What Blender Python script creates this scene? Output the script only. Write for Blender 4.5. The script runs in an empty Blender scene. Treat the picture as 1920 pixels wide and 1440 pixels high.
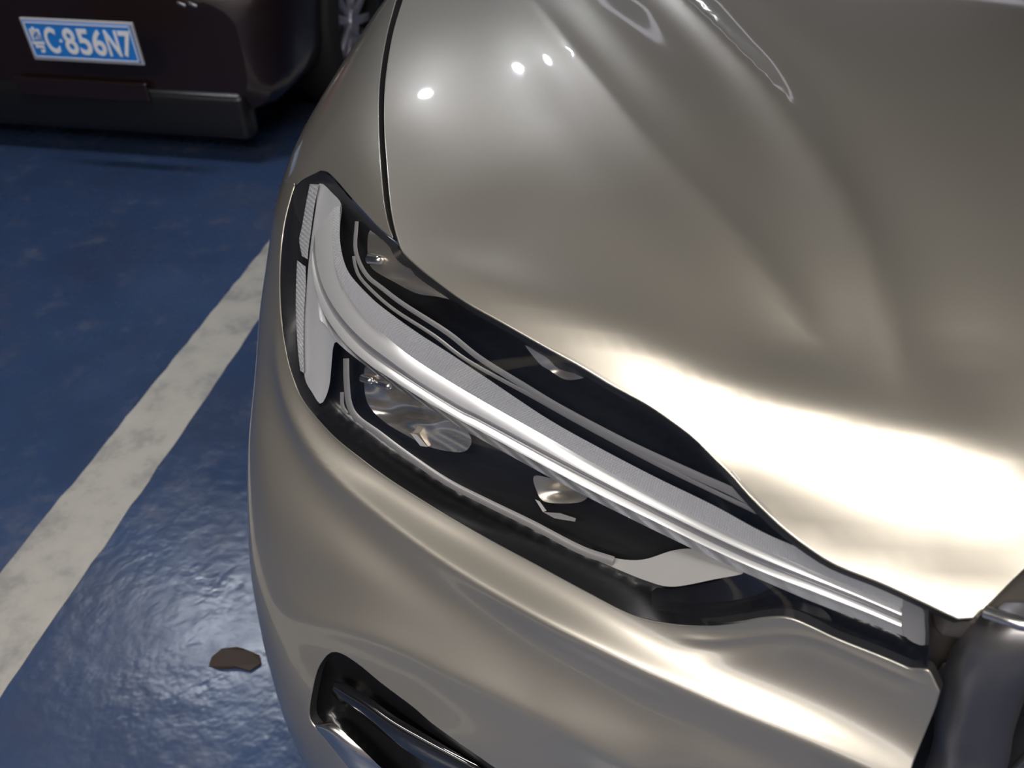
import bpy, bmesh, math, random
import numpy as np
from mathutils import Vector, Matrix
from mathutils.geometry import delaunay_2d_cdt
random.seed(4); np.random.seed(4)
SC = bpy.context.scene
COL = SC.collection

# ------------------------------------------------------------------ camera, world, lights, exposure
CAM_H = 1.30; PITCH = math.radians(40); AZ = math.radians(9); FPX = 1440.0
cam_data = bpy.data.cameras.new('camera'); cam = bpy.data.objects.new('camera', cam_data); COL.objects.link(cam)
cam.location = (0, 0, CAM_H); cam.rotation_euler = (math.pi/2 - PITCH, 0, AZ)
cam_data.sensor_width = 36.0; cam_data.lens = 27.0; cam_data.clip_start = 0.02; cam_data.clip_end = 100
cam_data.dof.use_dof = True; cam_data.dof.focus_distance = 0.86; cam_data.dof.aperture_fstop = 5.2
SC.camera = cam
SC.view_settings.view_transform = 'Standard'; SC.view_settings.look = 'None'
SC.view_settings.gamma = 1.0; SC.view_settings.use_curve_mapping = False
SC.view_settings.exposure = 0.25
world = bpy.data.worlds.new('world'); SC.world = world; world.use_nodes = True
world.node_tree.nodes['Background'].inputs[0].default_value = (0.30, 0.31, 0.36, 1)
world.node_tree.nodes['Background'].inputs[1].default_value = 0.12

def area_light(name, loc, size_x, size_y, power, color=(1, 1, 1), rot=(0, 0, 0)):
    d = bpy.data.lights.new(name, 'AREA'); d.shape = 'RECTANGLE'; d.size = size_x; d.size_y = size_y
    d.energy = power; d.color = color
    o = bpy.data.objects.new(name, d); o.location = loc; o.rotation_euler = rot; COL.objects.link(o); return o
def point_light(name, loc, radius, power, color=(1, 1, 1)):
    d = bpy.data.lights.new(name, 'POINT'); d.shadow_soft_size = radius; d.energy = power; d.color = color
    o = bpy.data.objects.new(name, d); o.location = loc; COL.objects.link(o); return o
MAINL = (0.22, -0.10, 2.60)
area_light('ceiling_lamp_light', MAINL, 1.15, .16, 25, (1.0, .93, .84))
area_light('front_streak_light', (-1.0, -1.25, 2.60), 1.5, .3, 44, (1.0, .94, .86))  # added lamp, placed so the bumper shoulder reflects a bright streak
area_light('aisle_lamp_light', (-1.9, 2.1, 2.60), 1.15, .10, 16, (.90, .94, 1.0))
area_light('hood_streak_light', (1.0, 5.0, 2.60), 2.4, .25, 1.6, (.90, .88, 1.0))  # added weak source, only gives pale reflected streaks on the hood
area_light('far_fill_light', (-1, 8.0, 2.60), 8, .12, 50, (.92, .95, 1.0))  # added unseen fill row, lightens the scene evenly
area_light('rear_bounce_fill', (0, -3.6, 2.20), 8, .5, 300, (.97, .95, .97), (math.pi, 0, 0))  # added unseen fill, bounced off the ceiling for soft reflections
point_light('spot_lamp_light', (-.82, 2.93, 2.52), .03, 7, (.86, .92, 1.0))
point_light('spot_lamp_light', (-.41, 3.34, 2.52), .03, 7, (.86, .92, 1.0))
point_light('spot_lamp_light', (-1.86, 2.45, 2.52), .03, 7, (.86, .92, 1.0))


# ------------------------------------------------------------------ geometry helpers
def ray(u, v):
    u = np.asarray(u, float); v = np.asarray(v, float)
    dx = (u - 960)/FPX; dy = (v - 720)/FPX
    f = math.cos(PITCH) - dy*math.sin(PITCH); d = math.sin(PITCH) + dy*math.cos(PITCH)
    r = np.stack([dx*math.cos(AZ) - f*math.sin(AZ), dx*math.sin(AZ) + f*math.cos(AZ), -d], -1)
    return r/np.linalg.norm(r, axis=-1, keepdims=True)
CAMP = np.array([0, 0, CAM_H])
def at_z(u, v, z):
    r = ray(u, v); return CAMP + r*((z - CAM_H)/r[..., 2])[..., None] if r.ndim > 1 else CAMP + r*((z - CAM_H)/r[2])
def project(P):
    q = P - CAMP
    xc = q[..., 0]*math.cos(AZ) + q[..., 1]*math.sin(AZ); yc = -q[..., 0]*math.sin(AZ) + q[..., 1]*math.cos(AZ); zc = q[..., 2]
    dep = yc*math.cos(PITCH) - zc*math.sin(PITCH); up = yc*math.sin(PITCH) + zc*math.cos(PITCH)
    dep = np.where(dep > 0.05, dep, 0.05)
    return np.stack([960 + FPX*xc/dep, 720 - FPX*up/dep], -1)

class TPS:
    def __init__(s, X, V, lam=0.0):
        s.X = np.asarray(X, float); V = np.asarray(V, float); n = len(s.X)
        K = s.k(s.X, s.X) + lam*np.eye(n); Pm = np.c_[np.ones(n), s.X]
        A = np.block([[K, Pm], [Pm.T, np.zeros((3, 3))]])
        s.w = np.linalg.solve(A, np.r_[V.reshape(n, -1), np.zeros((3, V.reshape(n, -1).shape[1]))])
    def k(s, A, B):
        d2 = ((A[:, None, :] - B[None, :, :])**2).sum(-1); return 0.5*d2*np.log(d2 + 1e-12)
    def __call__(s, Q):
        Q = np.asarray(Q, float); out = []
        for i in range(0, len(Q), 4000):
            q = Q[i:i+4000]; out.append(np.c_[s.k(q, s.X), np.ones(len(q)), q] @ s.w)
        return np.concatenate(out)

class Surf:
    """smooth 3D surface over a 2D parameter domain, with lookup of the point a camera ray meets"""
    def __init__(s, fn, box, step, flip=1.0):
        s.fn = fn; s.flip = flip; s.step = step; x0, y0, x1, y1 = box; s.box = box
        gx, gy = np.meshgrid(np.arange(x0, x1, step[0]), np.arange(y0, y1, step[1]), indexing='ij')
        s.G = np.stack([gx.ravel(), gy.ravel()], -1); s.GP = fn(s.G); s.GN = s.normal(s.G)
        s.GU = project(s.GP); s.vis = ((s.GN*(CAMP - s.GP)).sum(-1) > 0)
    def normal(s, Q):
        e = 0.004*np.array([1, 0])*s.scale0(); f = 0.004*np.array([0, 1])*s.scale0()
        a = s.fn(Q + e) - s.fn(Q - e); b = s.fn(Q + f) - s.fn(Q - f)
        n = np.cross(a, b)*s.flip; return n/np.linalg.norm(n, axis=-1, keepdims=True)
    def scale0(s): return s.step[0]/0.08
    def inv(s, UV, iters=12):
        UV = np.asarray(UV, float); d = ((s.GU[None] - UV[:, None])**2).sum(-1) + np.where(s.vis, 0, 1e9)[None]
        Q = s.G[d.argmin(1)].copy(); h = 0.002*s.scale0()
        for _ in range(iters):
            P0 = project(s.fn(Q)); Ja = (project(s.fn(Q + [h, 0])) - P0)/h; Jb = (project(s.fn(Q + [0, h])) - P0)/h
            r = UV - P0; det = Ja[:, 0]*Jb[:, 1] - Ja[:, 1]*Jb[:, 0]; det = np.where(abs(det) < 1e-6, 1e-6, det)
            da = (r[:, 0]*Jb[:, 1] - r[:, 1]*Jb[:, 0])/det; db = (Ja[:, 0]*r[:, 1] - Ja[:, 1]*r[:, 0])/det
            lim = 3*np.array(s.step); Q = Q + np.clip(np.stack([da, db], -1), -lim, lim)
        return Q

def dense(pts, n, closed=False):
    """centripetal-free catmull-rom resampling of a polyline to n points"""
    P = np.asarray(pts, float); m = len(P)
    if closed: P = np.vstack([P[-1], P, P[0], P[1]])
    else: P = np.vstack([2*P[0] - P[1], P, 2*P[-1] - P[-2]])
    out = []
    segs = m if closed else m - 1
    for i in range(segs):
        a, b, c, d = P[i], P[i+1], P[i+2], P[i+3]
        for t in np.linspace(0, 1, 12, endpoint=False):
            out.append(0.5*((2*b) + (-a + c)*t + (2*a - 5*b + 4*c - d)*t*t + (-a + 3*b - 3*c + d)*t**3))
    if not closed: out.append(P[-2])
    out = np.array(out); L = np.r_[0, np.cumsum(np.linalg.norm(np.diff(np.vstack([out, out[:1]]) if closed else out, axis=0), axis=1))]
    Q = np.vstack([out, out[:1]]) if closed else out
    t = np.linspace(0, L[-1], n, endpoint=not closed)
    return np.stack([np.interp(t, L, Q[:, k]) for k in range(P.shape[1])], -1)
def polyline(pts, spacing):
    """straight-segment resampling"""
    P = np.asarray(pts, float); L = np.r_[0, np.cumsum(np.linalg.norm(np.diff(P, axis=0), axis=1))]
    n = max(2, int(L[-1]/spacing)); t = np.linspace(0, L[-1], n)
    return np.stack([np.interp(t, L, P[:, k]) for k in range(P.shape[1])], -1)
def inside(poly, Q):
    x, y = Q[:, 0], Q[:, 1]; c = np.zeros(len(Q), bool); n = len(poly)
    for i in range(n):
        x1, y1 = poly[i]; x2, y2 = poly[(i+1) % n]
        if y1 == y2: continue
        c ^= ((y1 > y) != (y2 > y)) & (x < (x2 - x1)*(y - y1)/(y2 - y1) + x1)
    return c

def link(name, me, mat, parent=None):
    o = bpy.data.objects.new(name, me); COL.objects.link(o)
    if mat is not None: me.materials.append(mat)
    if parent is not None: o.parent = parent
    return o
def mesh_from(name, V, F, mat, parent=None, smooth=True, normals=None):
    me = bpy.data.meshes.new(name); me.from_pydata([tuple(map(float, v)) for v in V], [], [tuple(map(int, f)) for f in F]); me.update()
    if smooth: me.polygons.foreach_set('use_smooth', [True]*len(me.polygons))
    if normals is not None: me.normals_split_custom_set_from_vertices([tuple(map(float, n)) for n in normals])
    return link(name, me, mat, parent)
def bm_obj(name, bm, mat, parent=None, smooth=False, angle=None):
    me = bpy.data.meshes.new(name); bmesh.ops.recalc_face_normals(bm, faces=bm.faces); bm.to_mesh(me); bm.free()
    if smooth:
        me.polygons.foreach_set('use_smooth', [True]*len(me.polygons))
        if angle: me.set_sharp_from_angle(angle=math.radians(angle))
    return link(name, me, mat, parent)
def empty(name, loc=(0, 0, 0), rz=0.0):
    o = bpy.data.objects.new(name, None); o.location = loc; o.rotation_euler = (0, 0, rz); o.empty_display_size = 0.1
    COL.objects.link(o); return o
def tag(o, label=None, cat=None, group=None, kind=None):
    if label: o['label'] = label
    if cat: o['category'] = cat
    if group: o['group'] = group
    if kind: o['kind'] = kind
    return o
def bm_box(bm, c, s, rot=None, bevel=0.0, seg=2):
    r = bmesh.ops.create_cube(bm, size=1.0); vs = r['verts']
    M = Matrix.Translation(Vector(c)) @ (rot.to_4x4() if rot is not None else Matrix.Identity(4)) @ Matrix.Diagonal((*s, 1))
    bmesh.ops.transform(bm, matrix=M, verts=vs)
    if bevel > 0:
        es = list({e for v in vs for e in v.link_edges}); bmesh.ops.bevel(bm, geom=es, offset=bevel, segments=seg, affect='EDGES', profile=0.5)
def bm_cyl(bm, p0, p1, r0, r1=None, n=20, cap=True):
    r1 = r0 if r1 is None else r1; p0 = Vector(p0); p1 = Vector(p1); d = p1 - p0
    M = Matrix.Translation((p0 + p1)/2) @ d.to_track_quat('Z', 'Y').to_matrix().to_4x4()
    bmesh.ops.create_cone(bm, cap_ends=cap, segments=n, radius1=r0, radius2=r1, depth=d.length, matrix=M)

def panel(name, surf, outer, holes, step, mat, parent=None, flange=0.012, rad=0.0016, sink=0.0, edge_sp=None):
    """shell cut out of a smooth surface: closed outline and holes in parameter space, edges rolled inwards"""
    loops = [outer] + list(holes); verts = []; edges = []; rings = []
    for lp in loops:
        k = len(verts); n = len(lp); verts += [tuple(p) for p in lp]; edges += [(k+i, k+(i+1) % n) for i in range(n)]; rings.append(list(range(k, k+n)))
    O = np.asarray(outer); x0, y0 = O.min(0); x1, y1 = O.max(0)
    gx, gy = np.meshgrid(np.arange(x0, x1, step[0]), np.arange(y0, y1, step[1]), indexing='ij'); G = np.stack([gx.ravel(), gy.ravel()], -1)
    keep = inside(O, G)
    for h in holes: keep &= ~inside(np.asarray(h), G)
    G = G[keep]; B = np.array(verts); sc = np.array([1/step[0], 1/step[1]])
    if len(G):
        d = np.full(len(G), 9e9)
        for i in range(0, len(B), 100): d = np.minimum(d, (((G[:, None] - B[None, i:i+100])*sc)**2).sum(-1).min(1))
        G = G[d > 0.3]
    allv = [Vector((float(a), float(b))) for a, b in np.vstack([B, G])]
    vo, eo, fo, ov, oe, of = delaunay_2d_cdt(allv, edges, [], 0, 1e-7)
    VQ = np.array([(p.x, p.y) for p in vo]); F = np.array([f for f in fo if len(f) == 3]); C = VQ[F].mean(1)
    k = inside(O, C)
    for h in holes: k &= ~inside(np.asarray(h), C)
    F = F[k]; P = surf.fn(VQ); N = surf.normal(VQ); P = P - N*sink
    a = P[F]; fn = np.cross(a[:, 1]-a[:, 0], a[:, 2]-a[:, 0]); fl = (fn*N[F[:, 0]]).sum(-1) < 0; F[fl] = F[fl][:, ::-1]
    # map of original boundary index to output index
    rev = {}
    for i, l in enumerate(ov):
        for j in l: rev[j] = i
    V = list(P); NN = list(N); FF = [tuple(f) for f in F]; dark = []
    if flange > 0:
        for li, rg in enumerate(rings):
            idx = [rev[j] for j in rg if j in rev]; n = len(idx); Pb = P[idx]; Nb = N[idx]
            T = np.roll(Pb, -1, 0) - np.roll(Pb, 1, 0); T /= np.linalg.norm(T, axis=-1, keepdims=True) + 1e-12
            Out = np.cross(T, Nb)
            poly = np.asarray(loops[li]); area = 0.5*np.sum(poly[:, 0]*np.roll(poly[:, 1], -1) - np.roll(poly[:, 0], -1)*poly[:, 1])
            # orientation test in 3D: outward must leave the panel
            mid = VQ[idx]; nxt = np.roll(mid, -1, 0) - mid; nrm = np.stack([nxt[:, 1], -nxt[:, 0]], -1)*np.sign(area)
            if li > 0: nrm = -nrm
            t2 = surf.fn(mid + 0.02*nrm/(np.linalg.norm(nrm, axis=-1, keepdims=True)+1e-12)*np.array(step)) - surf.fn(mid)
            sg = np.sign((Out*t2).sum(-1)); sg = 1.0 if sg.sum() >= 0 else -1.0; Out = Out*sg
            base = len(V); prof = [(0.7*rad, 0.3*rad, 0.7, 0.7), (rad, rad, 1, 0.0), (rad, flange, 1, 0)]
            for (o_, d_, no, nn) in prof:
                V += list(Pb + Out*o_ - Nb*d_); q = Out*no + Nb*nn; NN += list(q/np.linalg.norm(q, axis=-1, keepdims=True))
            prev = idx
            for k2 in range(3):
                cur = [base + k2*n + i for i in range(n)]
                for i in range(n):
                    j = (i+1) % n; f = (prev[i], prev[j], cur[j], cur[i])
                    p = [np.asarray(V[q]) for q in f]; nf = np.cross(p[2]-p[0], p[3]-p[1])
                    if (nf*NN[f[2]]).sum() < 0: f = f[::-1]
                    if k2 == 2: dark.append(len(FF))
                    FF.append(f)
                prev = cur
    o = mesh_from(name, V, FF, mat, parent, True, NN)
    if dark and flange > .008:                      # folded-in flange coloured black, puts the gap shade into its colour
        o.data.materials.append(M['gap']); mi = np.zeros(len(o.data.polygons), np.int32)
        if len(mi) == len(FF): mi[dark] = 1; o.data.polygons.foreach_set('material_index', mi)
    return o
# ------------------------------------------------------------------ materials
def mat(name, col, rough=0.5, metal=0.0, coat=0.0, coat_r=0.03, emit=None, es=0.0, spec=0.5, ior=None):
    m = bpy.data.materials.new(name); m.use_nodes = True; b = m.node_tree.nodes['Principled BSDF']
    b.inputs['Base Color'].default_value = (*col, 1); b.inputs['Roughness'].default_value = rough; b.inputs['Metallic'].default_value = metal
    b.inputs['Coat Weight'].default_value = coat; b.inputs['Coat Roughness'].default_value = coat_r; b.inputs['Specular IOR Level'].default_value = spec
    if emit: b.inputs['Emission Color'].default_value = (*emit, 1); b.inputs['Emission Strength'].default_value = es
    return m
def nodes(m): return m.node_tree, m.node_tree.nodes, m.node_tree.links, m.node_tree.nodes['Principled BSDF']
def noise(m, scale, detail=3, rough=0.55, loc=None):
    t, n, l, b = nodes(m); x = n.new('ShaderNodeTexNoise'); x.inputs['Scale'].default_value = scale; x.inputs['Detail'].default_value = detail; x.inputs['Roughness'].default_value = rough
    c = n.new('ShaderNodeTexCoord'); mp = n.new('ShaderNodeMapping'); l.new(c.outputs['Object'], mp.inputs[0]); l.new(mp.outputs[0], x.inputs['Vector'])
    if loc: mp.inputs['Scale'].default_value = loc
    return x
def ramp(m, src, stops):
    t, n, l, b = nodes(m); r = n.new('ShaderNodeValToRGB'); l.new(src, r.inputs[0]); e = r.color_ramp.elements
    while len(e) < len(stops): e.new(0.5)
    for q, (p_, c_) in zip(e, stops): q.position = p_; q.color = (*c_, 1) if len(c_) == 3 else c_
    return r
def bump(m, src, strength, dist):
    t, n, l, b = nodes(m); k = n.new('ShaderNodeBump'); k.inputs['Strength'].default_value = strength; k.inputs['Distance'].default_value = dist
    l.new(src, k.inputs['Height']); l.new(k.outputs[0], b.inputs['Normal']); return k

M = {}
M['paint'] = mat('champagne_paint', (.39, .367, .325), .33, .74, 1.0, .05)
_x = noise(M['paint'], 2500, 1); _t, _n, _l, _b = nodes(M['paint'])
_r = ramp(M['paint'], _x.outputs[0], [(0.3, (.372, .351, .31)), (0.7, (.415, .391, .348))]); _l.new(_r.outputs[0], _b.inputs['Base Color'])
M['gap'] = mat('gap_black', (.012, .012, .013), .7)
M['black'] = mat('black_plastic', (.012, .012, .014), .28)
M['black_gloss'] = mat('black_gloss', (.008, .008, .010), .08, 0, .6)
M['bezel'] = mat('grey_satin_trim', (.31, .30, .30), .35, .3)
M['silver'] = mat('silver_trim', (.78, .76, .74), .32, .55)
M['shroud'] = mat('shroud_plastic', (.07, .062, .058), .4)
M['chrome'] = mat('chrome', (.75, .73, .70), .22, 1.0)
M['dark_chrome'] = mat('dark_chrome', (.20, .195, .20), .33, .8)
M['guide'] = mat('white_light_guide', (.95, .94, .94), .36, .65, .4)
M['guide2'] = mat('frosted_light_guide', (.58, .58, .60), .30, .3, .3)
M['groove'] = mat('grey_light_guide', (.30, .295, .31), .30, .3, .3)
# clear lens: thin polycarbonate sheet
def glass_mat():
    m = bpy.data.materials.new('clear_lens'); m.use_nodes = True; n = m.node_tree.nodes; l = m.node_tree.links; n.clear()
    o = n.new('ShaderNodeOutputMaterial'); mx = n.new('ShaderNodeMixShader'); tr = n.new('ShaderNodeBsdfTransparent'); gl = n.new('ShaderNodeBsdfGlossy')
    lw = n.new('ShaderNodeLayerWeight'); lw.inputs[0].default_value = .5; pw = n.new('ShaderNodeMath'); pw.operation = 'POWER'; pw.inputs[1].default_value = 5
    fr = n.new('ShaderNodeMath'); fr.operation = 'MULTIPLY_ADD'; fr.inputs[1].default_value = .95; fr.inputs[2].default_value = .045; l.new(lw.outputs['Facing'], pw.inputs[0]); l.new(pw.outputs[0], fr.inputs[0]); gl.inputs['Roughness'].default_value = 0.015
    tr.inputs[0].default_value = (.94, .95, .96, 1); gl.inputs[0].default_value = (1, 1, 1, 1)
    l.new(fr.outputs[0], mx.inputs[0]); l.new(tr.outputs[0], mx.inputs[1]); l.new(gl.outputs[0], mx.inputs[2]); l.new(mx.outputs[0], o.inputs[0]); return m
M['glass'] = glass_mat()
# blue epoxy floor
fm = M['floor'] = mat('blue_epoxy', (.03, .07, .2), .28, 0, 0)
_t, _n, _l, _b = nodes(fm)
a = noise(fm, 1.1, 5, .6); ra = ramp(fm, a.outputs[0], [(.32, (.032, .050, .105)), (.52, (.034, .064, .145)), (.72, (.056, .067, .112))])
b2 = noise(fm, 7, 6, .7); rb = ramp(fm, b2.outputs[0], [(.55, (0, 0, 0)), (.78, (1, 1, 1))])
mx = _n.new('ShaderNodeMix'); mx.data_type = 'RGBA'; _l.new(rb.outputs[0], mx.inputs[0]); _l.new(ra.outputs[0], mx.inputs[6]); mx.inputs[7].default_value = (.10, .115, .17, 1)
_l.new(mx.outputs[2], _b.inputs['Base Color'])
rr = ramp(fm, noise(fm, 5, 4, .6).outputs[0], [(.35, (.17, .17, .17)), (.7, (.36, .36, .36))]); _l.new(rr.outputs[0], _b.inputs['Roughness'])
bump(fm, noise(fm, 30, 2, .5).outputs[0], .26, .006)
lm = M['line'] = mat('worn_white_line', (.5, .48, .44), .5)
rl = ramp(lm, noise(lm, 9, 6, .65).outputs[0], [(.30, (.23, .23, .23)), (.50, (.40, .385, .355)), (.75, (.46, .44, .40))]); lm.node_tree.links.new(rl.outputs[0], lm.node_tree.nodes['Principled BSDF'].inputs['Base Color'])
bump(lm, noise(lm, 60, 3).outputs[0], .3, .003)
M['wall'] = mat('painted_wall', (.42, .40, .43), .7); bump(M['wall'], noise(M['wall'], 30).outputs[0], .2, .004)
M['ceiling'] = mat('concrete_ceiling', (.30, .29, .28), .85); bump(M['ceiling'], noise(M['ceiling'], 12, 6).outputs[0], .3, .01)
M['dark_paint'] = mat('dark_maroon_paint', (.020, .010, .010), .35, .2, .8, .06)
M['tyre'] = mat('tyre_rubber', (.015, .015, .016), .8); M['alloy'] = mat('alloy_rim', (.55, .52, .58), .4, .6)
M['dark_glass'] = mat('dark_glass', (.01, .011, .013), .04)
M['red_lens'] = mat('red_lens', (.12, .01, .012), .12, 0, .5)
M['plate_blue'] = mat('plate_blue', (.02, .24, .75), .4); M['plate_white'] = mat('plate_white', (.95, .95, .96), .4); M['plate_rim'] = mat('plate_rim', (.62, .61, .62), .4, .2)
M['leaf'] = mat('brown_scrap', (.035, .022, .016), .6)
M['fixture'] = mat('white_enamel', (.6, .6, .6), .5)
# ------------------------------------------------------------------ body surfaces (metres; the parked car faces -Y)
def p(u, v, z): return tuple(at_z(float(u), float(v), z))
NET = [
 [(-.40,1.95,1.03),(-.455,1.95,1.0),(-.497,1.95,.92),(-.505,1.95,.82),(-.505,1.95,.66),(-.50,1.95,.46),(-.48,1.95,.30),(-.47,1.95,.2)],
 [p(752,0,1.0),(-.425,1.27,.965),(-.484,1.32,.89),(-.497,1.33,.80),(-.498,1.33,.65),(-.49,1.33,.46),(-.475,1.33,.29),(-.46,1.33,.2)],
 [p(722,180,.97),p(640,215,.935),(-.483,1.02,.86),(-.494,1.03,.77),(-.493,1.03,.62),(-.485,1.03,.44),(-.47,1.03,.28),(-.455,1.03,.19)],
 [p(732,350,.933),p(655,345,.905),(-.473,.90,.815),(-.488,.91,.73),(-.488,.91,.58),(-.476,.91,.42),(-.46,.91,.27),(-.44,.91,.18)],
 [p(745,455,.908),p(640,430,.885),p(545,450,.812),(-.484,.80,.70),(-.493,.80,.56),(-.478,.79,.40),(-.45,.79,.24),(-.43,.79,.12)],
 [p(800,513,.900),p(680,540,.86),p(578,590,.775),p(508,690,.690),(-.486,.70,.57),(-.482,.67,.41),(-.462,.66,.25),(-.43,.66,.12)],
 [p(870,566,.890),p(760,645,.83),p(655,735,.74),p(590,800,.668),p(490,950,.555),(-.462,.575,.42),(-.442,.545,.26),(-.42,.53,.12)],
 [p(1060,688,.870),p(900,740,.795),p(790,820,.715),p(720,890,.652),p(640,1010,.585),p(550,1190,.455),p(560,1400,.30),(-.36,.41,.13)],
 [p(1230,780,.845),p(1080,850,.765),p(980,930,.695),p(900,990,.645),p(820,1100,.595),p(790,1250,.49),p(760,1430,.39),(-.17,.40,.20)],
 [p(1420,960,.815),p(1270,990,.737),p(1170,1060,.688),p(1090,1110,.65),p(1010,1190,.61),p(1000,1320,.52),p(990,1480,.44),(-.05,.37,.21)],
 [p(1550,1050,.802),p(1430,1080,.748),p(1340,1130,.705),p(1270,1180,.667),p(1200,1270,.622),p(1180,1370,.56),p(1170,1500,.485),(.06,.35,.22)],
 [p(1680,1105,.797),p(1600,1140,.762),p(1520,1180,.725),p(1450,1230,.683),p(1390,1330,.637),p(1370,1420,.588),p(1360,1530,.525),(.16,.34,.22)],
 [p(1805,1165,.793),p(1760,1200,.766),p(1710,1245,.732),p(1660,1300,.695),p(1610,1410,.647),p(1590,1500,.60),p(1580,1600,.545),(.26,.325,.22)],
]
X = []; V = []
for s_, col_ in enumerate(NET):
    for r_, q_ in enumerate(col_): X.append((s_, r_)); V.append(q_)
body_tps = TPS(X, np.array(V), lam=1.2)

def smooth_curve(Q, it=60):
    Q = Q.copy()
    for _ in range(it): Q[1:-1] += .5*((Q[:-2] + Q[2:])/2 - Q[1:-1])
    return Q
class Ridge:
    '''soft crease along a curve lying on a base surface: k = slope change, e = rounding radius, L = reach, kb = slope on the other side'''
    def __init__(s, base, normal, params, k, e, L, sides=(1, 1)):
        s.q = params; s.P = base(params); s.N = normal(params); s.k = k; s.e = e; s.L = L; s.sides = sides
        T = np.gradient(s.P, axis=0); T /= np.linalg.norm(T, axis=-1, keepdims=True); s.T = T; s.S = np.cross(T, s.N)
        n = len(params); s.fade = np.minimum(1, np.minimum(np.arange(n), n-1-np.arange(n))/(0.15*n))
    def __call__(s, P):
        out = np.zeros(len(P))
        A = s.P[:-1]; E = s.P[1:] - A; L2 = (E**2).sum(-1); n = len(A)
        for i in range(0, len(P), 2000):
            Q = P[i:i+2000]; W = Q[:, None] - A[None]; t = np.clip((W*E[None]).sum(-1)/L2, 0, 1)
            D = W - t[..., None]*E[None]; d2 = (D**2).sum(-1); j = d2.argmin(1); ar = np.arange(len(Q)); tj = t[ar, j]; dj = D[ar, j]
            S = s.S[j]*(1-tj)[:, None] + s.S[j+1]*tj[:, None]; fd = s.fade[j]*(1-tj) + s.fade[j+1]*tj
            sm = np.sqrt(d2[ar, j]); d = (dj*S).sum(-1)
            kk = np.where(d > 0, s.sides[0], s.sides[1])
            out[i:i+2000] = -s.k*kk*(np.sqrt(d*d + s.e**2) - s.e)*np.exp(-(sm/s.L)**2)*fd*fd*(3-2*fd)
        return out
def numnormal(fn, step, flip):
    def f(Q):
        e = np.array([step[0]*.05, 0]); g = np.array([0, step[1]*.05]); n = np.cross(fn(Q+e)-fn(Q-e), fn(Q+g)-fn(Q-g))*flip
        return n/np.linalg.norm(n, axis=-1, keepdims=True)
    return f
BODY = Surf(lambda Q: body_tps(Q), (-0.3, -0.6, 12.8, 7.0), (0.1, 0.08), flip=1.0)
mid_n = BODY.normal(np.array([[8.0, 3.0]]))[0]
if mid_n[1] > 0:
    BODY.flip = -1.0; BODY.GN = -BODY.GN; BODY.vis = ~BODY.vis


BODY0 = BODY; body_n0 = numnormal(lambda Q: body_tps(Q), (.1, .08), BODY.flip)
def bridge(px, k, e, L, sides=(1, 1), n=90):
    return Ridge(lambda Q: body_tps(Q), body_n0, smooth_curve(BODY0.inv(dense(px, n))), k, e, L, sides)
BR = [bridge([(516,560),(511,652),(524,743),(552,800),(586,850),(630,897),(682,944),(788,1024),(847,1071),(954,1131),(1034,1170),(1160,1241),(1228,1267),(1356,1327),(1484,1383),(1600,1432),(1690,1480),(1780,1530),(1880,1590)], .50, .0055, .05),
      bridge([(500,1120),(570,1165),(640,1172),(720,1203),(850,1270),(1000,1340),(1160,1430),(1300,1510)], .22, .006, .06),
      bridge([(1250,1196),(1300,1206),(1350,1208),(1430,1196),(1500,1190),(1560,1213),(1650,1253),(1755,1297)], .35, .0016, .010)]
def body_fn(Q):
    P = body_tps(Q); d = sum(r(P) for r in BR); return P + body_n0(Q)*d[:, None]
BODY = Surf(body_fn, BODY0.box, BODY0.step, flip=BODY0.flip)

HP = []
for (u, v, z) in [(745,452,.914),(728,350,.936),(722,200,.968),(735,70,.99),(752,0,1.0),(800,505,.907),(870,562,.899),(960,620,.888),(1060,685,.876),(1150,735,.864),(1240,782,.851),(1330,857,.834),(1420,955,.818),(1520,1035,.806),(1650,1087,.80),(1800,1160,.797)]:
    HP.append(tuple(at_z(float(u), float(v), z)))
HP += [(-.10,.70,.927),(-.10,.90,.963),(-.12,1.15,1.0),(.03,.60,.90),(.03,.75,.94),(.03,1.0,.983),(.03,1.3,1.015),
       (.14,.52,.857),(.14,.62,.90),(.14,.8,.947),(.14,1.1,.993),
       (.26,.44,.83),(.26,.52,.867),(.26,.64,.91),(.26,.8,.95),(.26,1.05,.99),(.26,1.4,1.025),
       (.45,.40,.835),(.45,.52,.88),(.45,.65,.92),(.45,.9,.97),(.45,1.3,1.02),(.45,1.7,1.05),(-.05,1.6,1.04),(-.3,1.7,1.02),(-.4,1.95,1.03),
       (.62,.385,.84),(.62,.65,.925),(.62,1.0,.985),(.62,1.9,1.07),(.1,1.9,1.06),
       (.85,.41,.83),(.85,.65,.92),(.85,1.0,.98),(.85,1.9,1.06)]
HP = np.array(HP); hood_tps = TPS(HP[:, :2]*3, HP[:, 2], lam=0.05)
def smoothstep(x, a, b):
    t = np.clip((x-a)/(b-a), 0, 1); return t*t*(3-2*t)

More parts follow.
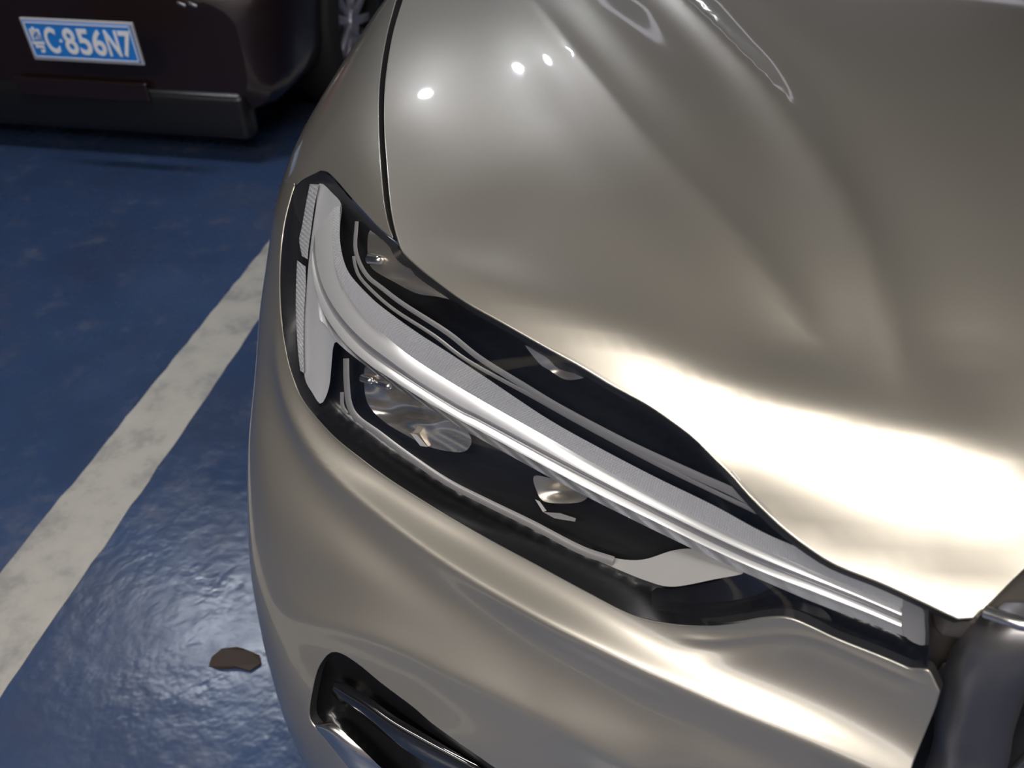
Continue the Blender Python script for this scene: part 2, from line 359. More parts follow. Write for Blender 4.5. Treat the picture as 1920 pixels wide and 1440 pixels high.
hood_base = lambda Q: np.c_[Q, hood_tps(Q*3)[:, 0]]
HBOX = (-.6, .30, 1.0, 2.0)
HOOD0 = Surf(hood_base, HBOX, (0.02, 0.02), flip=1.0)
hood_n0 = numnormal(hood_base, (.02, .02), 1.0)
def hridge(px, k, e, L, sides=(1, 1), n=90):
    return Ridge(hood_base, hood_n0, smooth_curve(HOOD0.inv(dense(px, n))), k, e, L, sides)
HR = [hridge([(900,-110),(975,-20),(1040,55),(1110,140),(1200,250),(1300,350),(1400,450),(1480,540),(1560,640),(1600,700)], .15, .006, .05),
      hridge([(1180,-110),(1290,0),(1380,90),(1450,170),(1530,290),(1600,420),(1650,550),(1680,660),(1690,760)], .32, .009, .07),
      hridge([(720,440),(800,480),(941,546),(1106,590),(1208,641),(1335,705),(1462,749),(1589,778),(1700,800),(1850,830),(2000,860)], .22, .016, .09),
      hridge([(1300,880),(1430,960),(1550,1020),(1700,1075),(1850,1115),(2000,1140)], .09, .02, .07)]
def hood_fn(Q):
    P = hood_base(Q); P[:, 2] += sum(r(P) for r in HR); return P
HOOD = Surf(hood_fn, HBOX, (0.02, 0.02), flip=1.0)
# ------------------------------------------------------------------ garage shell
def slab(name, c, s, m):
    bm = bmesh.new(); bm_box(bm, c, s); o = bm_obj(name, bm, m); return tag(o, kind='structure')
slab('floor', (0, 2.5, -.05), (16, 17, .1), M['floor'])
slab('ceiling', (0, 2.5, 2.85), (16, 17, .1), M['ceiling'])
slab('wall_back', (0, 10.95, 1.4), (16, .1, 2.8), M['wall']); slab('wall_front', (0, -5.95, 1.4), (16, .1, 2.8), M['wall'])
slab('wall_left', (-7.95, 2.5, 1.4), (.1, 16.8, 2.8), M['wall']); slab('wall_right', (7.95, 2.5, 1.4), (.1, 16.8, 2.8), M['wall'])
# painted bay line, 1 mm of paint with slightly ragged edges
L0 = at_z(0., 1075., 0); L1 = at_z(487., 475., 0); R0 = at_z(0., 1310., 0); R1 = at_z(475., 615., 0)
def xat(P, Q, y): return P[0] + (Q[0] - P[0])*(y - P[1])/(Q[1] - P[1])
V = []; F = []; n = 260
for i in range(n):
    y = -4.5 + 10.0*i/(n-1); jl = random.uniform(-.0025, .0025); jr = random.uniform(-.0025, .0025)
    xl = xat(L0, L1, y) + jl; xr = xat(R0, R1, y) + jr; V += [(xl, y, .0002), (xl, y, .0012), (xr, y, .0012), (xr, y, .0002)]
for i in range(n-1):
    for k in range(3): F.append((4*i+k, 4*i+k+1, 4*i+4+k+1, 4*i+4+k))
tag(mesh_from('parking_line', V, F, M['line'], smooth=False), 'worn white line painted on the blue floor', 'line')
# scrap on the floor
c0 = at_z(440., 1243., 0); bm = bmesh.new(); pts = [(-.047, .004), (-.034, .022), (-.008, .032), (.02, .026), (.042, .018), (.05, .004), (.036, -.012), (.008, -.010), (-.02, -.017), (-.044, -.014)]
top = [bm.verts.new((c0[0] + x, c0[1] + y, .004 + .004*math.sin(9*x*20))) for x, y in pts]; bot = [bm.verts.new((c0[0] + x, c0[1] + y, .0006)) for x, y in pts]
bm.faces.new(top); bm.faces.new(bot[::-1])
for i in range(len(pts)): j = (i+1) % len(pts); bm.faces.new((top[i], bot[i], bot[j], top[j]))
tag(bm_obj('floor_scrap', bm, M['leaf']), 'small dark brown scrap lying on the blue floor', 'scrap')

# ------------------------------------------------------------------ the car being photographed
car = empty('car', (0.6, 1.2, 0)); tag(car, 'champagne metallic car with large clear headlight, close in front', 'car')
carM = Matrix.Translation((-0.6, -1.2, 0))
def adopt(o, parent=car):
    o.parent = parent
    if parent is car: o.matrix_parent_inverse = carM
    return o
def px(S, pts, n=None):
    pts = dense(pts, n) if n else np.array(pts, float); return S.inv(pts)
def close(lp, sp): return polyline(np.vstack([lp, lp[:1]]), sp)[:-1]

LAMP_TOP = [(600,322),(613,325),(630,342),(655,371),(690,410),(718,436),(741,455),(750,470),(770,490),(800,515),(870,566),(937,604),(1025,654),(1087,688),(1150,726),(1212,760),(1259,792),(1300,823),(1337,860),(1369,891),(1400,926),(1431,957),(1470,993),(1518,1030),(1570,1062),(1655,1096),(1740,1136)]
LAMP_BOT = [(1740,1150),(1742,1200),(1736,1255),(1725,1262),(1655,1233),(1570,1199),(1520,1176),(1476,1159),(1430,1160),(1390,1167),(1330,1173),(1258,1169),(1185,1152),(1100,1109),(1000,1055),(920,1012),(838,965),(734,900),(675,857),(630,821),(590,778),(565,744),(550,708),(539,670),(529,610),(525,560),(525,500),(530,440),(540,390),(553,352),(572,331)]
def offset_px(pts, d, closed=True):
    P = np.array(pts, float); T = np.roll(P, -1, 0) - np.roll(P, 1, 0)
    if not closed: T[0] = P[1]-P[0]; T[-1] = P[-1]-P[-2]
    T /= np.linalg.norm(T, axis=1, keepdims=True); N = np.stack([T[:, 1], -T[:, 0]], -1); return P + N*d   # +d = outward for clockwise-on-screen outline
LAMP = dense(LAMP_TOP + LAMP_BOT, 300, closed=True)
lamp_hole = BODY.inv(offset_px(LAMP, 2.0)); lamp_in = BODY.inv(LAMP)
lamp_hole = close(lamp_hole, .05); 

# bumper/fender seam, from the lamp's outer corner back to the wheel arch
seam = px(BODY, [(556,345),(548,343),(541,341)], 8); s_end = seam[-1]
seam_hidden = np.array([[s_end[0]-.25, s_end[1]+.35], [s_end[0]-.6, s_end[1]+.75], [1.75, 3.0], [1.35, 3.6]])
lamp_side = BODY.inv(dense([(553,349),(565,336),(600,318)], 14))
# bumper: everything below the seam, with holes for the lamp and the intake
iL = [(620,1222),(641,1225),(675,1247),(715,1280),(775,1325),(812,1357),(875,1402),(925,1437),(985,1478),(1060,1520)]
INT = dense(iL + [(1040,1575),(900,1580),(780,1560),(700,1500),(655,1443),(620,1400),(588,1362),(579,1348),(578,1325),(584,1290),(592,1257),(605,1234)], 130, closed=True)
int_hole = close(BODY.inv(INT), .05)
BOT = 6.7
top_cut = px(BODY, [(1758,1297),(1752,1285),(1744,1268),(1739,1259)], 6)
right_edge = px(BODY, [(1758,1297),(1748,1330),(1728,1380),(1706,1440),(1695,1500),(1690,1560)], 30)
front_lower_lamp = BODY.inv(offset_px(dense([q for q in LAMP_BOT if q[0] <= 1737 and not (q[0] > 1700 and q[1] < 1250)], 200), 2.0)[:])
# outline: along below the lamp from the right to the outer corner, seam, hidden side, bottom, right edge
bump_out = np.vstack([right_edge[0:1], top_cut[1:], front_lower_lamp[4:-6], seam[2:], seam_hidden[:-1], [[1.35, 3.6], [1.3, BOT], [11.6, BOT]], right_edge[::-1][:-1]])
bumper = panel('front_bumper', BODY, close(bump_out, .05), [int_hole], (.055, .045), M['paint'], flange=.012); adopt(bumper)
fl = px(BODY, [(736,446),(728,425),(719,380),(712,300),(709,240),(709,180),(714,125),(726,58),(741,2)], 50)
fend_out = np.vstack([fl, [[.6, .02], [-.1, .02], [-.1, 4.2], [.9, 4.2], [1.0, 3.3], [1.33, 3.3]], seam_hidden[::-1][1:] + [0, -.02], seam[::-1][:-2] + [0, -.03], lamp_side[1:-1], BODY.inv(dense([(600,318),(614,321),(632,338),(657,367),(692,406),(716,430),(738,447)], 40))[:-1]])
fender = panel('fender', BODY, close(fend_out, .05), [], (.08, .07), M['paint'], flange=.012, rad=.001); adopt(fender)
HU = [(757,-3),(739,58),(727,125),(722,180),(722,240),(726,300),(733,380),(741,425),(747,446),(752,462),(760,475),(775,489)] + [(u+1.5, v-3.5) for (u, v) in LAMP_TOP[9:-1]] + [(1740,1131),(1800,1159),(1822,1157),(1845,1138),(1870,1113),(1915,1068),(1960,1030)]
h = HOOD.inv(dense(HU, 260))
hl = np.vstack([h, [[.42, .405], [.6, .40], [.78, .405], [.85, .45], [.85, 1.85], [-.395, 1.9]]])
hood = panel('hood', HOOD, close(hl, .010), [], (.016, .016), M['paint'], flange=.014, rad=.0014); adopt(hood)
# dark under-structure seen through the gaps
def under(name, poly, S, step, sink, m): return adopt(panel(name, S, poly, [], step, m, flange=0, sink=sink))
gap_poly = BODY.inv(np.vstack([dense([(700,-30),(690,180),(700,330),(715,440)], 30), dense([(758,460),(748,420),(738,300),(736,180),(746,60),(766,-30)], 30)]))
under('gap_seal', close(gap_poly, .05), BODY, (.08, .07), .024, M['gap'])

# ------------------------------------------------------------------ headlight
_lk = {}
def behind(UV, depth):
    """points a given depth behind the lens, along the line of sight of each outline point"""
    UV = np.asarray(UV, float); P = BODYS.fn(BODYS.inv(UV)); r = ray(UV[:, 0], UV[:, 1]); return P + r*np.asarray(depth, float).reshape(-1, 1)
BODYS = BODY0
def ribbon(name, A, B, n, m, d0, d1, prof, material, parent, skirt=.012, smooth=True, extra=None):
    """strip between two outline curves; prof(t) is relief across it (metres towards the lens)"""
    a = dense(A, n); b = dense(B, n); t = np.linspace(0, 1, m)
    UV = a[:, None]*(1 - t)[None, :, None] + b[:, None]*t[None, :, None]
    dep = d0 + (d1 - d0)*t - np.array([prof(x) for x in t]); dep = np.repeat(dep[None], n, 0)
    if extra is not None: dep = dep - extra(np.arange(n)[:, None]/(n-1), t[None, :])
    V = behind(UV.reshape(-1, 2), dep.ravel()); F = []
    for i in range(n-1):
        for j in range(m-1): q = i*m + j; F.append((q, q+1, q+m+1, q+m))
    if skirt:
        per = [i*m for i in range(n)] + [(n-1)*m + j for j in range(1, m)] + [i*m + m-1 for i in range(n-2, -1, -1)] + [j for j in range(m-2, 0, -1)]
        r = ray(UV.reshape(-1, 2)[:, 0], UV.reshape(-1, 2)[:, 1]); base = len(V); V = np.vstack([V, V[per] + r[per]*skirt]); k = len(per)
        dup = len(V); V = np.vstack([V, V[per]])
        for i in range(k): j = (i+1) % k; F.append((dup+i, base+i, base+j, dup+j))
    return mesh_from(name, V, F, material, parent, smooth)
def patch(name, outline, step, depth, material, parent, skirt=.01, smooth=True):
    """filled outline; depth is a number or a function of screen position"""
    O = np.asarray(outline, float); x0, y0 = O.min(0); x1, y1 = O.max(0)
    gx, gy = np.meshgrid(np.arange(x0, x1, step), np.arange(y0, y1, step), indexing='ij'); G = np.stack([gx.ravel(), gy.ravel()], -1); G = G[inside(O, G)]
    if len(G):
        d = ((G[:, None] - O[None])**2).sum(-1).min(1); G = G[d > (0.35*step)**2]
    n = len(O); vo, eo, fo, ov, oe, of = delaunay_2d_cdt([Vector((float(a), float(b))) for a, b in np.vstack([O, G])], [(i, (i+1) % n) for i in range(n)], [], 0, 1e-6)
    Q = np.array([(q.x, q.y) for q in vo]); F = np.array([f for f in fo if len(f) == 3]); F = F[inside(O, Q[F].mean(1))]
    dd = depth(Q) if callable(depth) else np.full(len(Q), depth); V = behind(Q, dd); FF = [tuple(f) for f in F]
    if skirt:
        rev = {j: i for i, l in enumerate(ov) for j in l}; per = [rev[j] for j in range(n)]; r = ray(Q[:, 0], Q[:, 1])
        d0_ = len(V); V = np.vstack([V, V[per], V[per] + r[per]*skirt])
        for i in range(n): j = (i+1) % n; FF.append((d0_+i, d0_+n+i, d0_+n+j, d0_+j))
    return mesh_from(name, V, FF, material, parent, smooth)
def strip(name, C, w, n, depth, bulge, material, parent, skirt=.008, w2=None):
    P = dense(C, 60); T = np.gradient(P, axis=0); T /= np.linalg.norm(T, axis=1, keepdims=True); N = np.stack([T[:, 1], -T[:, 0]], -1)
    ww = np.linspace(w, w2 if w2 is not None else w, len(P))[:, None]/2
    return ribbon(name, P + N*ww, P - N*ww, n, 5, depth, depth, lambda t: bulge*(1 - (2*t-1)**2), material, parent, skirt)

# housing: black bowl behind the lens, walls running back from the lens edge
ring = offset_px(LAMP, 1.0)[::-1] if False else LAMP
def bowl_depth(Q):
    d = np.full(len(Q), 9e9)
    for i in range(0, len(LAMP), 60): d = np.minimum(d, ((Q[:, None] - LAMP[None, i:i+60])**2).sum(-1).min(1))
    d = np.sqrt(d); return .004 + .052*np.clip(d/42, 0, 1)**1.1
head = adopt(patch('headlight', LAMP, 16, bowl_depth, M['black'], None, skirt=0)); 
lens = panel('lens', BODYS, BODYS.inv(LAMP), [], (.10, .08), M['glass'], head, flange=.004, rad=.0012, sink=.0008); lens['label'] = 'clear curved lens cover'
head['label'] = 'headlight with black housing'
E0=[(638,384),(637,420),(638,456),(646,493),(661,521),(698,560),(734,589),(786,626),(839,660),(917,712),(1025,784),(1119,837),(1228,894),(1337,947),(1431,998),(1527,1040),(1612,1082),(1693,1122)]
E1=[(626,390),(624,430),(624,462),(630,505),(650,550),(685,597),(730,636),(770,668),(820,701),(900,749),(1025,819),(1119,872),(1228,930),(1337,985),(1431,1028),(1527,1071),(1612,1107),(1692,1140)]
E2=[(590,440),(592,480),(600,520),(618,562),(646,602),(680,637),(720,668),(786,715),(865,762),(900,780),(1025,847),(1119,897),(1228,953),(1337,1006),(1431,1048),(1527,1086),(1612,1120),(1690,1154)]
E3=[(586,470),(592,510),(604,550),(625,590),(655,628),(690,662),(734,693),(800,736),(865,775),(900,792),(1025,860),(1119,909),(1228,964),(1337,1018),(1431,1060),(1527,1097),(1612,1131),(1690,1164)]
E4=[(584,500),(592,545),(606,585),(628,620),(655,652),(690,682),(734,711),(800,753),(865,789),(900,808),(1025,876),(1119,925),(1228,978),(1337,1031),(1431,1073),(1527,1110),(1612,1143),(1690,1175)]
E5=[(600,600),(612,612),(628,637),(650,658),(682,683),(712,706),(750,732),(812,771),(870,806),(900,823),(1025,892),(1119,941),(1228,995),(1337,1047),(1431,1089),(1527,1130),(1612,1162),(1700,1195)]
flat = lambda t: 0.0
dome = lambda h: (lambda t: h*(1 - (2*t-1)**2))
cb = patch('daytime_running_light', dense([(599,344),(625,364),(640,384),(638,420),(637,456),(646,493),(661,521),(700,562),(734,600),(735,680),(712,700),(682,680),(650,655),(632,640),(625,650),(622,678),(618,720),(610,746),(600,757),(586,737),(571,706),(569,640),(570,586),(575,534),(582,461),(592,390)], 150, closed=True), 9,
    lambda Q: .017 + .022*smoothstep(Q[:, 0], 640, 690) + .004*np.exp(-((Q[:, 0] - 612)/14)**2), M['guide2'], head, skirt=.02); cb['label'] = 'frosted grey hammer-shaped light guide'
def ribs(k, amp, slant): return lambda s, t: amp*np.abs(((s*k + slant*t) % 1.0) - .5)*2
ribbon('ribbed_light_guide', E0, E1, 1300, 6, .012, .010, flat, M['guide2'], head, extra=ribs(260, .0022, 3.0), smooth=False)
ribbon('light_guide_bar', E1, E2, 160, 9, .019, .009, dome(.0012), M['guide'], head)
ribbon('light_guide_groove', E2, E3, 160, 5, .014, .014, lambda t: -.003*(1-(2*t-1)**2), M['groove'], head)
ribbon('light_guide_bar', E3, E4, 160, 7, .015, .009, dome(.0008), M['guide'], head)
ribbon('ribbed_light_guide', E4, E5, 1300, 5, .013, .017, flat, M['guide2'], head, extra=ribs(330, .0016, 2.0), smooth=False)
# serrated strips along the crossbar's outer side
sl = [(581,345),(573,385),(566,425),(561,450),(566,480)]; sr = [(598,346),(589,390),(582,440),(578,470),(577,486)]
ribbon('serrated_edge', sl, sr, 220, 4, .015, .013, flat, M['guide2'], head, extra=ribs(17, .007, 1.6), smooth=False)
ribbon('serrated_edge', [(557,488),(555,540),(555,590),(558,650),(563,695)], [(573,500),(573,540),(570,586),(569,640),(570,700)], 260, 4, .015, .013, flat, M['guide2'], head, extra=ribs(22, .006, 1.6), smooth=False)
# trim strips
strip('trim_strip', [(669,415),(667,470),(686,514),(716,540),(757,571),(839,624),(900,672),(980,722),(1056,768),(1181,834),(1306,892),(1369,920),(1432,953)], 7, 160, .016, .001, M['bezel'], head, w2=17)
strip('trim_strip', [(663,480),(668,505),(682,529),(734,577),(812,628),(878,677),(994,741),(1087,793),(1228,868),(1337,921),(1431,966),(1500,1000)], 6, 160, .020, .001, M['bezel'], head, w2=9)
strip('trim_strip', [(649,672),(650,717),(655,758),(670,784),(708,812),(760,851),(839,904),(917,944),(995,982),(1087,1030),(1150,1052)], 11, 160, .018, .002, M['bezel'], head, w2=17)
strip('trim_strip', [(641,735),(642,760),(650,775)], 7, 20, .020, .001, M['bezel'], head)
strip('trim_strip', [(1372,884),(1390,907),(1408,928),(1428,950)], 5, 20, .012, .001, M['silver'], head, w2=12)
patch('trim_plate', dense([(1100,1030),(1156,1047),(1207,1049),(1262,1032),(1305,1030),(1345,1050),(1398,1072),(1335,1087),(1262,1100),(1215,1090),(1150,1064),(1105,1043)], 60, closed=True), 10, lambda Q: .036 - .00036*(Q[:, 1] - 1030), M['silver'], head, skirt=.01)
patch('lower_plate', dense([(1402,1074),(1470,1102),(1530,1132),(1560,1165),(1500,1152),(1440,1150),(1380,1158),(1300,1160),(1230,1145),(1225,1104),(1262,1104),(1335,1091)], 60, closed=True), 12, lambda Q: .018 + .0001*(Q[:, 1] - 1030), M['black_gloss'], head, skirt=.01)
patch('lens_end_cap', dense([(1694,1124),(1735,1140),(1737,1200),(1728,1210),(1700,1196),(1690,1170)], 40, closed=True), 10, .012, M['bezel'], head, skirt=.01)
# reflectors
def gauss(cx, cy, sx, sy, Q): return np.exp(-((Q[:, 0]-cx)/sx)**2 - ((Q[:, 1]-cy)/sy)**2)
M['warm_mirror'] = mat('warm_mirror', (.72, .67, .60), .22, .95)
M['warm_chrome'] = mat('warm_chrome', (.72, .66, .58), .33, .95)
r1 = patch('reflector', dense([(691,437),(700,432),(716,449),(750,462),(768,486),(812,521),(845,548),(852,562),(820,556),(781,550),(734,526),(703,508),(692,493),(689,467)], 80, closed=True), 6,
    lambda Q: .018 + .0016*np.sin((Q[:, 1] - .35*Q[:, 0])/5.5) + .006*gauss(740, 500, 40, 22, Q) - .004*gauss(765, 505, 60, 6, Q), M['warm_chrome'], head, skirt=.02)
patch('reflector', dense([(981,641),(1003,642),(1050,668),(1094,692),(1100,706),(1062,712),(1030,694),(1010,680)], 50, closed=True), 6, lambda Q: .020 + .010*gauss(1050, 690, 30, 14, Q), M['warm_chrome'], head, skirt=.02)
patch('reflector', dense([(684,690),(700,688),(722,700),(745,716),(790,742),(830,766),(866,795),(884,825),(872,846),(840,846),(800,836),(760,815),(722,792),(694,764),(684,735)], 90, closed=True), 6,
    lambda Q: .026 + .020*gauss(750, 765, 60, 28, Q) - .006*gauss(800, 790, 70, 9, Q) + .0014*np.sin((Q[:, 1] - .55*Q[:, 0])/6.5), M['warm_mirror'], head, skirt=.02)
patch('reflector', dense([(1001,893),(1030,896),(1060,905),(1100,926),(1092,940),(1060,944),(1020,940),(1006,920)], 50, closed=True), 6, lambda Q: .028 + .012*gauss(1050, 920, 30, 14, Q), M['warm_chrome'], head, skirt=.02)
patch('reflector_fin', [(769,812),(782,815),(802,838),(788,836)], 8, .020, M['silver'], head, skirt=.004, smooth=False)
patch('reflector_fin', [(1003,936),(1012,940),(1025,958),(1018,960)], 8, .020, M['silver'], head, skirt=.004, smooth=False)
patch('reflector_fin', [(1018,960),(1050,962),(1080,972),(1078,978),(1040,972)], 8, .022, M['bezel'], head, skirt=.004, smooth=False)
def bulb(u, v, depth, r, L, m):
    c = behind([(u, v)], [depth])[0]; bm = bmesh.new(); d = Vector((.5, -.35, .2)).normalized()
    bm_cyl(bm, Vector(c) - d*L, Vector(c) + d*L*.4, r, r*.85, 24); bmesh.ops.create_uvsphere(bm, u_segments=20, v_segments=12, radius=r*.85, matrix=Matrix.Translation(Vector(c) + d*L*.4))
    o = bm_obj('bulb', bm, m, head, True, 40); return o
bulb(706, 487, .016, .006, .012, M['chrome']); bulb(722, 722, .020, .005, .016, M['chrome']); bulb(690, 712, .018, .005, .010, M['chrome'])

# ------------------------------------------------------------------ lower air intake
INTB = offset_px(INT, -1.0)
def int_depth(Q):
    d = np.full(len(Q), 9e9)
    for i in range(0, len(INT), 40): d = np.minimum(d, ((Q[:, None] - INT[None, i:i+40])**2).sum(-1).min(1))
    return .006 + .07*np.clip(np.sqrt(d)/40, 0, 1)
BODYS = BODY
intake = adopt(patch('air_intake', INT, 14, int_depth, M['black'], None, skirt=0)); intake['label'] = 'black lower air intake'
ribbon('intake_blade', [(628,1275),(650,1283),(690,1306),(740,1342),(800,1378),(870,1420),(950,1470),(1010,1508)], [(622,1300),(640,1318),(680,1345),(730,1385),(790,1425),(860,1465),(930,1510),(990,1545)], 80, 9, .020, .024, dome(.012), M['black_gloss'], intake, skirt=.03)
ribbon('intake_blade', [(594,1356),(624,1357),(668,1395),(715,1440),(765,1490),(810,1530)], [(590,1363),(598,1378),(625,1412),(655,1450),(700,1500),(770,1552)], 60, 9, .012, .004, dome(.010), M['chrome'], intake, skirt=.02)
BODYS = BODY0

# ------------------------------------------------------------------ radiator grille
gr = empty('grille'); gr.location = (.6, .36, 0); adopt(gr)
grM = Matrix.Translation((-.6, -.36, 0))
def gadopt(o): o.parent = gr; o.matrix_parent_inverse = grM; return o
def sweep(name, path, prof, material, n=90):
    P = dense(path, n); T = np.gradient(P, axis=0); T /= np.linalg.norm(T, axis=1, keepdims=True); V = []; F = []; k = len(prof)
    fw = np.array([0, -1, .15]); fw = fw/np.linalg.norm(fw)
    for i in range(n):
        s = np.cross(T[i], fw); s /= np.linalg.norm(s); f = np.cross(s, T[i])
        for a, b in prof: V.append(P[i] + s*a + f*b)
    for i in range(n-1):
        for j in range(k): F.append((i*k+j, i*k+(j+1) % k, (i+1)*k+(j+1) % k, (i+1)*k+j))
    F.append(tuple(range(k))[::-1]); F.append(tuple((n-1)*k + j for j in range(k)))
    o = mesh_from(name, V, F, material); o.data.set_sharp_from_angle(angle=math.radians(50)); return o
prof = [(-.027, -.012), (-.030, 0), (-.026, .010), (-.015, .016), (0, .019), (.014, .016), (.024, .008), (.028, -.004), (.027, -.012)]
gadopt(sweep('grille_frame', [(.88, .345, .805), (.72, .335, .812), (.55, .335, .81), (.44, .345, .80), p(1935,1200,.788), p(1882,1225,.768), p(1850,1275,.73), p(1828,1350,.67), p(1812,1440,.60), (.345, .325, .48), (.345, .32, .38), (.36, .315, .30)], prof, M['dark_chrome']))
bm = bmesh.new(); bm_box(bm, (.61, .45, .55), (.56, .02, .52), bevel=.004); gadopt(bm_obj('grille_backing', bm, M['black']))
first = None
for i in range(12):
    x = .395 + .04*i
    if first is None:
        bm = bmesh.new(); bm_box(bm, (0, .01, 0), (.007, .05, .47), bevel=.002); bm_box(bm, (0, -.017, 0), (.010, .006, .47), bevel=.002); first = bm_obj('grille_slat', bm, M['dark_chrome']); s = first
    else: s = first.copy(); COL.objects.link(s)
    s.location = (x, .385, .55); gadopt(s)
bm = bmesh.new(); bm_box(bm, (.585, .425, .775), (.62, .09, .03), bevel=.008, seg=3); bm_box(bm, (.305, .425, .70), (.045, .05, .14), bevel=.008, seg=3); gadopt(bm_obj('grille_shroud', bm, M['shroud'], None, True, 40))
cap = [(.005*math.cos(a*math.pi/4), .005*math.sin(a*math.pi/4)) for a in range(8)]
gadopt(sweep('highlight_strip', [p(1846,1147,.806), p(1880,1158,.81), p(1925,1172,.815), (.40,.352,.826), (.50, .345, .832), (.62,.342,.834), (.74, .345, .832), (.88, .352, .826)], cap, M['chrome'], 50))  # thin chrome strip added to make the bright highlight on the frame top
bm = bmesh.new()
c = at_z(1779., 1262., .70); bm_box(bm, c, (.014, .012, .02), bevel=.004); gadopt(bm_obj('bumper_piece', bm, M['paint']))  # small tan block, a bit of the bumper beside the grille
# ------------------------------------------------------------------ parked dark car behind
def wheel(parent, c, R=.345, W=.22):
    w = empty('wheel', c); w.parent = parent
    bm = bmesh.new(); n = 48; pr = [(R*.74, -W/2), (R*.9, -W/2), (R*.98, -W*.42), (R, -W*.3), (R, W*.3), (R*.98, W*.42), (R*.9, W/2), (R*.74, W/2)]
    rings = [[bm.verts.new((x_, r_*math.cos(2*math.pi*i/n), r_*math.sin(2*math.pi*i/n))) for r_, x_ in pr] for i in range(n)]
    for i in range(n):
        for j in range(len(pr)): a, b = rings[i], rings[(i+1) % n]; bm.faces.new((a[j], a[(j+1) % len(pr)], b[(j+1) % len(pr)], b[j]))
    bm_obj('tyre', bm, M['tyre'], w, True, 35)
    bm = bmesh.new(); bm_cyl(bm, (-W*.3, 0, 0), (W*.2, 0, 0), R*.74, R*.74, 40, False); bm_cyl(bm, (W*.1, 0, 0), (W*.42, 0, 0), R*.2, R*.15, 24)
    for i in range(10):
        a = 2*math.pi*i/10 + (.16 if i % 2 else -.0); q = Matrix.Rotation(a, 3, 'X'); bm_box(bm, q @ Vector((W*.32, 0, R*.38)), (.025, .035, R*.60), q, .006)
    bm_obj('rim', bm, M['alloy'], w, True, 30)
dc = empty('car', (-2.2, 4.88, 0)); tag(dc, 'dark maroon car with a blue licence plate, parked behind', 'car')
SEC = [(-2.16,.78,.22,.62),(-2.13,.86,.17,.72),(-2.05,.90,.15,.86),(-1.8,.91,.15,.93),(-1.2,.915,.17,.96),(0,.915,.17,.97),(1.0,.915,.17,.94),(1.7,.90,.18,.86),(2.1,.82,.2,.74),(2.2,.7,.25,.6)]
def loft(name, secs, material, parent, pw=.16, n=40):
    V = []; F = []
    for y, hw, z0, z1 in secs:
        for i in range(n):
            a = 2*math.pi*i/n; ca, sa = math.cos(a), math.sin(a); e = .42
            V.append((hw*math.copysign(abs(ca)**e, ca), y, (z0+z1)/2 + (z1-z0)/2*math.copysign(abs(sa)**e, sa)))
    for k in range(len(secs)-1):
        for i in range(n): j = (i+1) % n; F.append((k*n+i, k*n+j, k*n+n+j, k*n+n+i))
    F.append(tuple(range(n))); F.append(tuple((len(secs)-1)*n + i for i in range(n))[::-1])
    me_o = mesh_from(name, V, F, material, parent); me_o.data.set_sharp_from_angle(angle=math.radians(45)); return me_o
loft('body', SEC, M['dark_paint'], dc)
loft('cabin', [(-1.75,.60,.85,.95),(-1.35,.68,.85,1.25),(-.9,.70,.85,1.43),(.1,.70,.85,1.46),(.6,.68,.85,1.35),(1.2,.62,.85,.95)], M['dark_glass'], dc)
bm = bmesh.new(); bm_box(bm, (0, -2.13, .19), (1.50, .10, .18), bevel=.03, seg=3); bm_obj('lower_valance', bm, M['black'], dc, True, 40)
bm = bmesh.new(); bm_box(bm, (.1, -2.185, .27), (.55, .012, .07), bevel=.005); bm_obj('tow_cover', bm, M['dark_paint'], dc)
for sx in (-1, 1):
    bm = bmesh.new(); bm_box(bm, (sx*.62, -2.10, .74), (.36, .10, .13), bevel=.03, seg=3); bm_obj('tail_light', bm, M['red_lens'], dc, True, 40)
    for y in (-1.36, 1.38): wheel(dc, (sx*.84, y, .33))
pl = empty('license_plate', (-0.0, 0, 0)); pl.parent = dc
PC = np.array(at_z(154., 78., .50))
pl.location = (PC[0] + 2.2, PC[1] - 4.88, .50); pl.scale = (.93, .93, .93)
bm = bmesh.new(); bm_box(bm, (0, .004, 0), (.450, .010, .150), bevel=.003); bm_obj('plate_rim', bm, M['plate_rim'], pl)
bm = bmesh.new(); bm_box(bm, (0, -.0025, 0), (.432, .004, .132), bevel=.001); bm_obj('plate_face', bm, M['plate_blue'], pl)
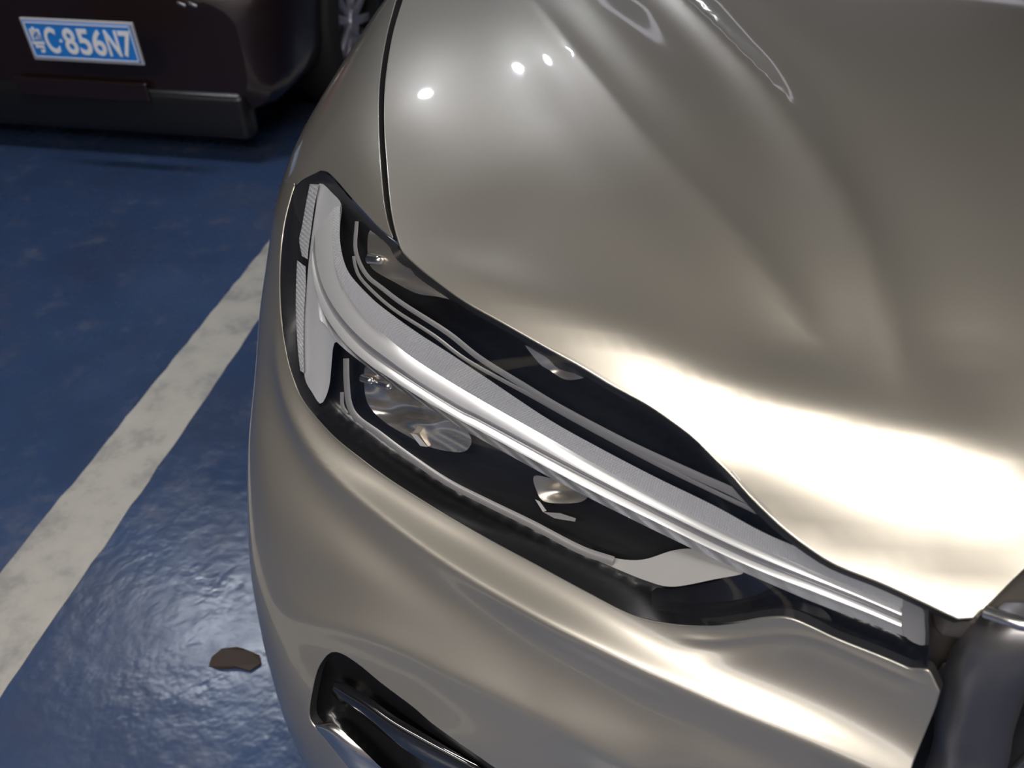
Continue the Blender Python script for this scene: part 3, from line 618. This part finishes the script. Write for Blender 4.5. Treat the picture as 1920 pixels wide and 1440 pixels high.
# embossed frame line and characters
bm = bmesh.new()
for c_, s_ in (((0, -.005, .0605), (.424, .002, .004)), ((0, -.005, -.0605), (.424, .002, .004)), ((-.210, -.005, 0), (.004, .002, .124)), ((.210, -.005, 0), (.004, .002, .124))): bm_box(bm, c_, s_)
bm_obj('plate_border', bm, M['plate_white'], pl)
def text(ch, x, wd, ht, parent):
    cu = bpy.data.curves.new('character', 'FONT'); cu.body = ch; cu.size = .12; cu.extrude = .0012; cu.offset = .0026; cu.align_x = 'CENTER'; cu.align_y = 'CENTER'
    o = bpy.data.objects.new('tmp', cu); COL.objects.link(o); bpy.context.view_layer.update()
    me = bpy.data.meshes.new_from_object(o.evaluated_get(bpy.context.evaluated_depsgraph_get())); bpy.data.objects.remove(o)
    me.name = 'character'; k = len(me.vertices)
    if k == 0: return
    co = np.empty(k*3); me.vertices.foreach_get('co', co); co = co.reshape(-1, 3); mn, mxx = co.min(0), co.max(0)
    co[:, 0] = (co[:, 0] - (mn[0]+mxx[0])/2)*wd/max(mxx[0]-mn[0], 1e-4); co[:, 1] = (co[:, 1] - (mn[1]+mxx[1])/2)*ht/max(mxx[1]-mn[1], 1e-4)
    me.vertices.foreach_set('co', np.c_[co[:, 0] + x, -co[:, 2] - .0055, co[:, 1]].ravel()); me.update()
    link('character', me, M['plate_white'], parent)
for ch, x in zip(['\u7ca4', 'C', '8', '5', '6', 'N', '7'], [-.178, -.120, -.044, .013, .070, .127, .182]): text(ch, x, .049, .092, pl)
text('\u00b7', -.082, .011, .011, pl)
bm = bmesh.new()
bm_box(bm, (-.02, 0, 0), (.034, .01, .012), Matrix.Rotation(.3, 3, 'Y'), .004); bm_box(bm, (.022, 0, 0), (.034, .01, .012), Matrix.Rotation(.3, 3, 'Y'), .004)
bd = bm_obj('badge', bm, M['chrome'], dc, True, 40); bc = at_z(333., 10., .60); bd.location = (bc[0] + 2.2, -2.175, .588)
# ------------------------------------------------------------------ ceiling lamps
def tube_fixture(loc, sx, label):
    r = empty('ceiling_lamp', loc); tag(r, label, 'lamp')
    bm = bmesh.new(); bm_box(bm, (0, 0, .10), (sx+.06, .22, .05), bevel=.006); bm_obj('lamp_housing', bm, M['fixture'], r)
    for hx in (-.35*sx, .35*sx): bm = bmesh.new(); bm_cyl(bm, (hx, 0, .12), (hx, 0, .22), .008); bm_obj('hanger', bm, M['fixture'], r)
tube_fixture((.22, -.10, 2.58), 1.15, 'long white ceiling lamp over the front of the champagne car')
tube_fixture((-1.9, 2.1, 2.58), 1.15, 'long ceiling lamp above the blue floor beside the bay line')
tube_fixture((-1.0, -1.25, 2.58), 1.5, 'added ceiling lamp for the bumper streak, in front of the champagne car')  # housing for the added streak lamp
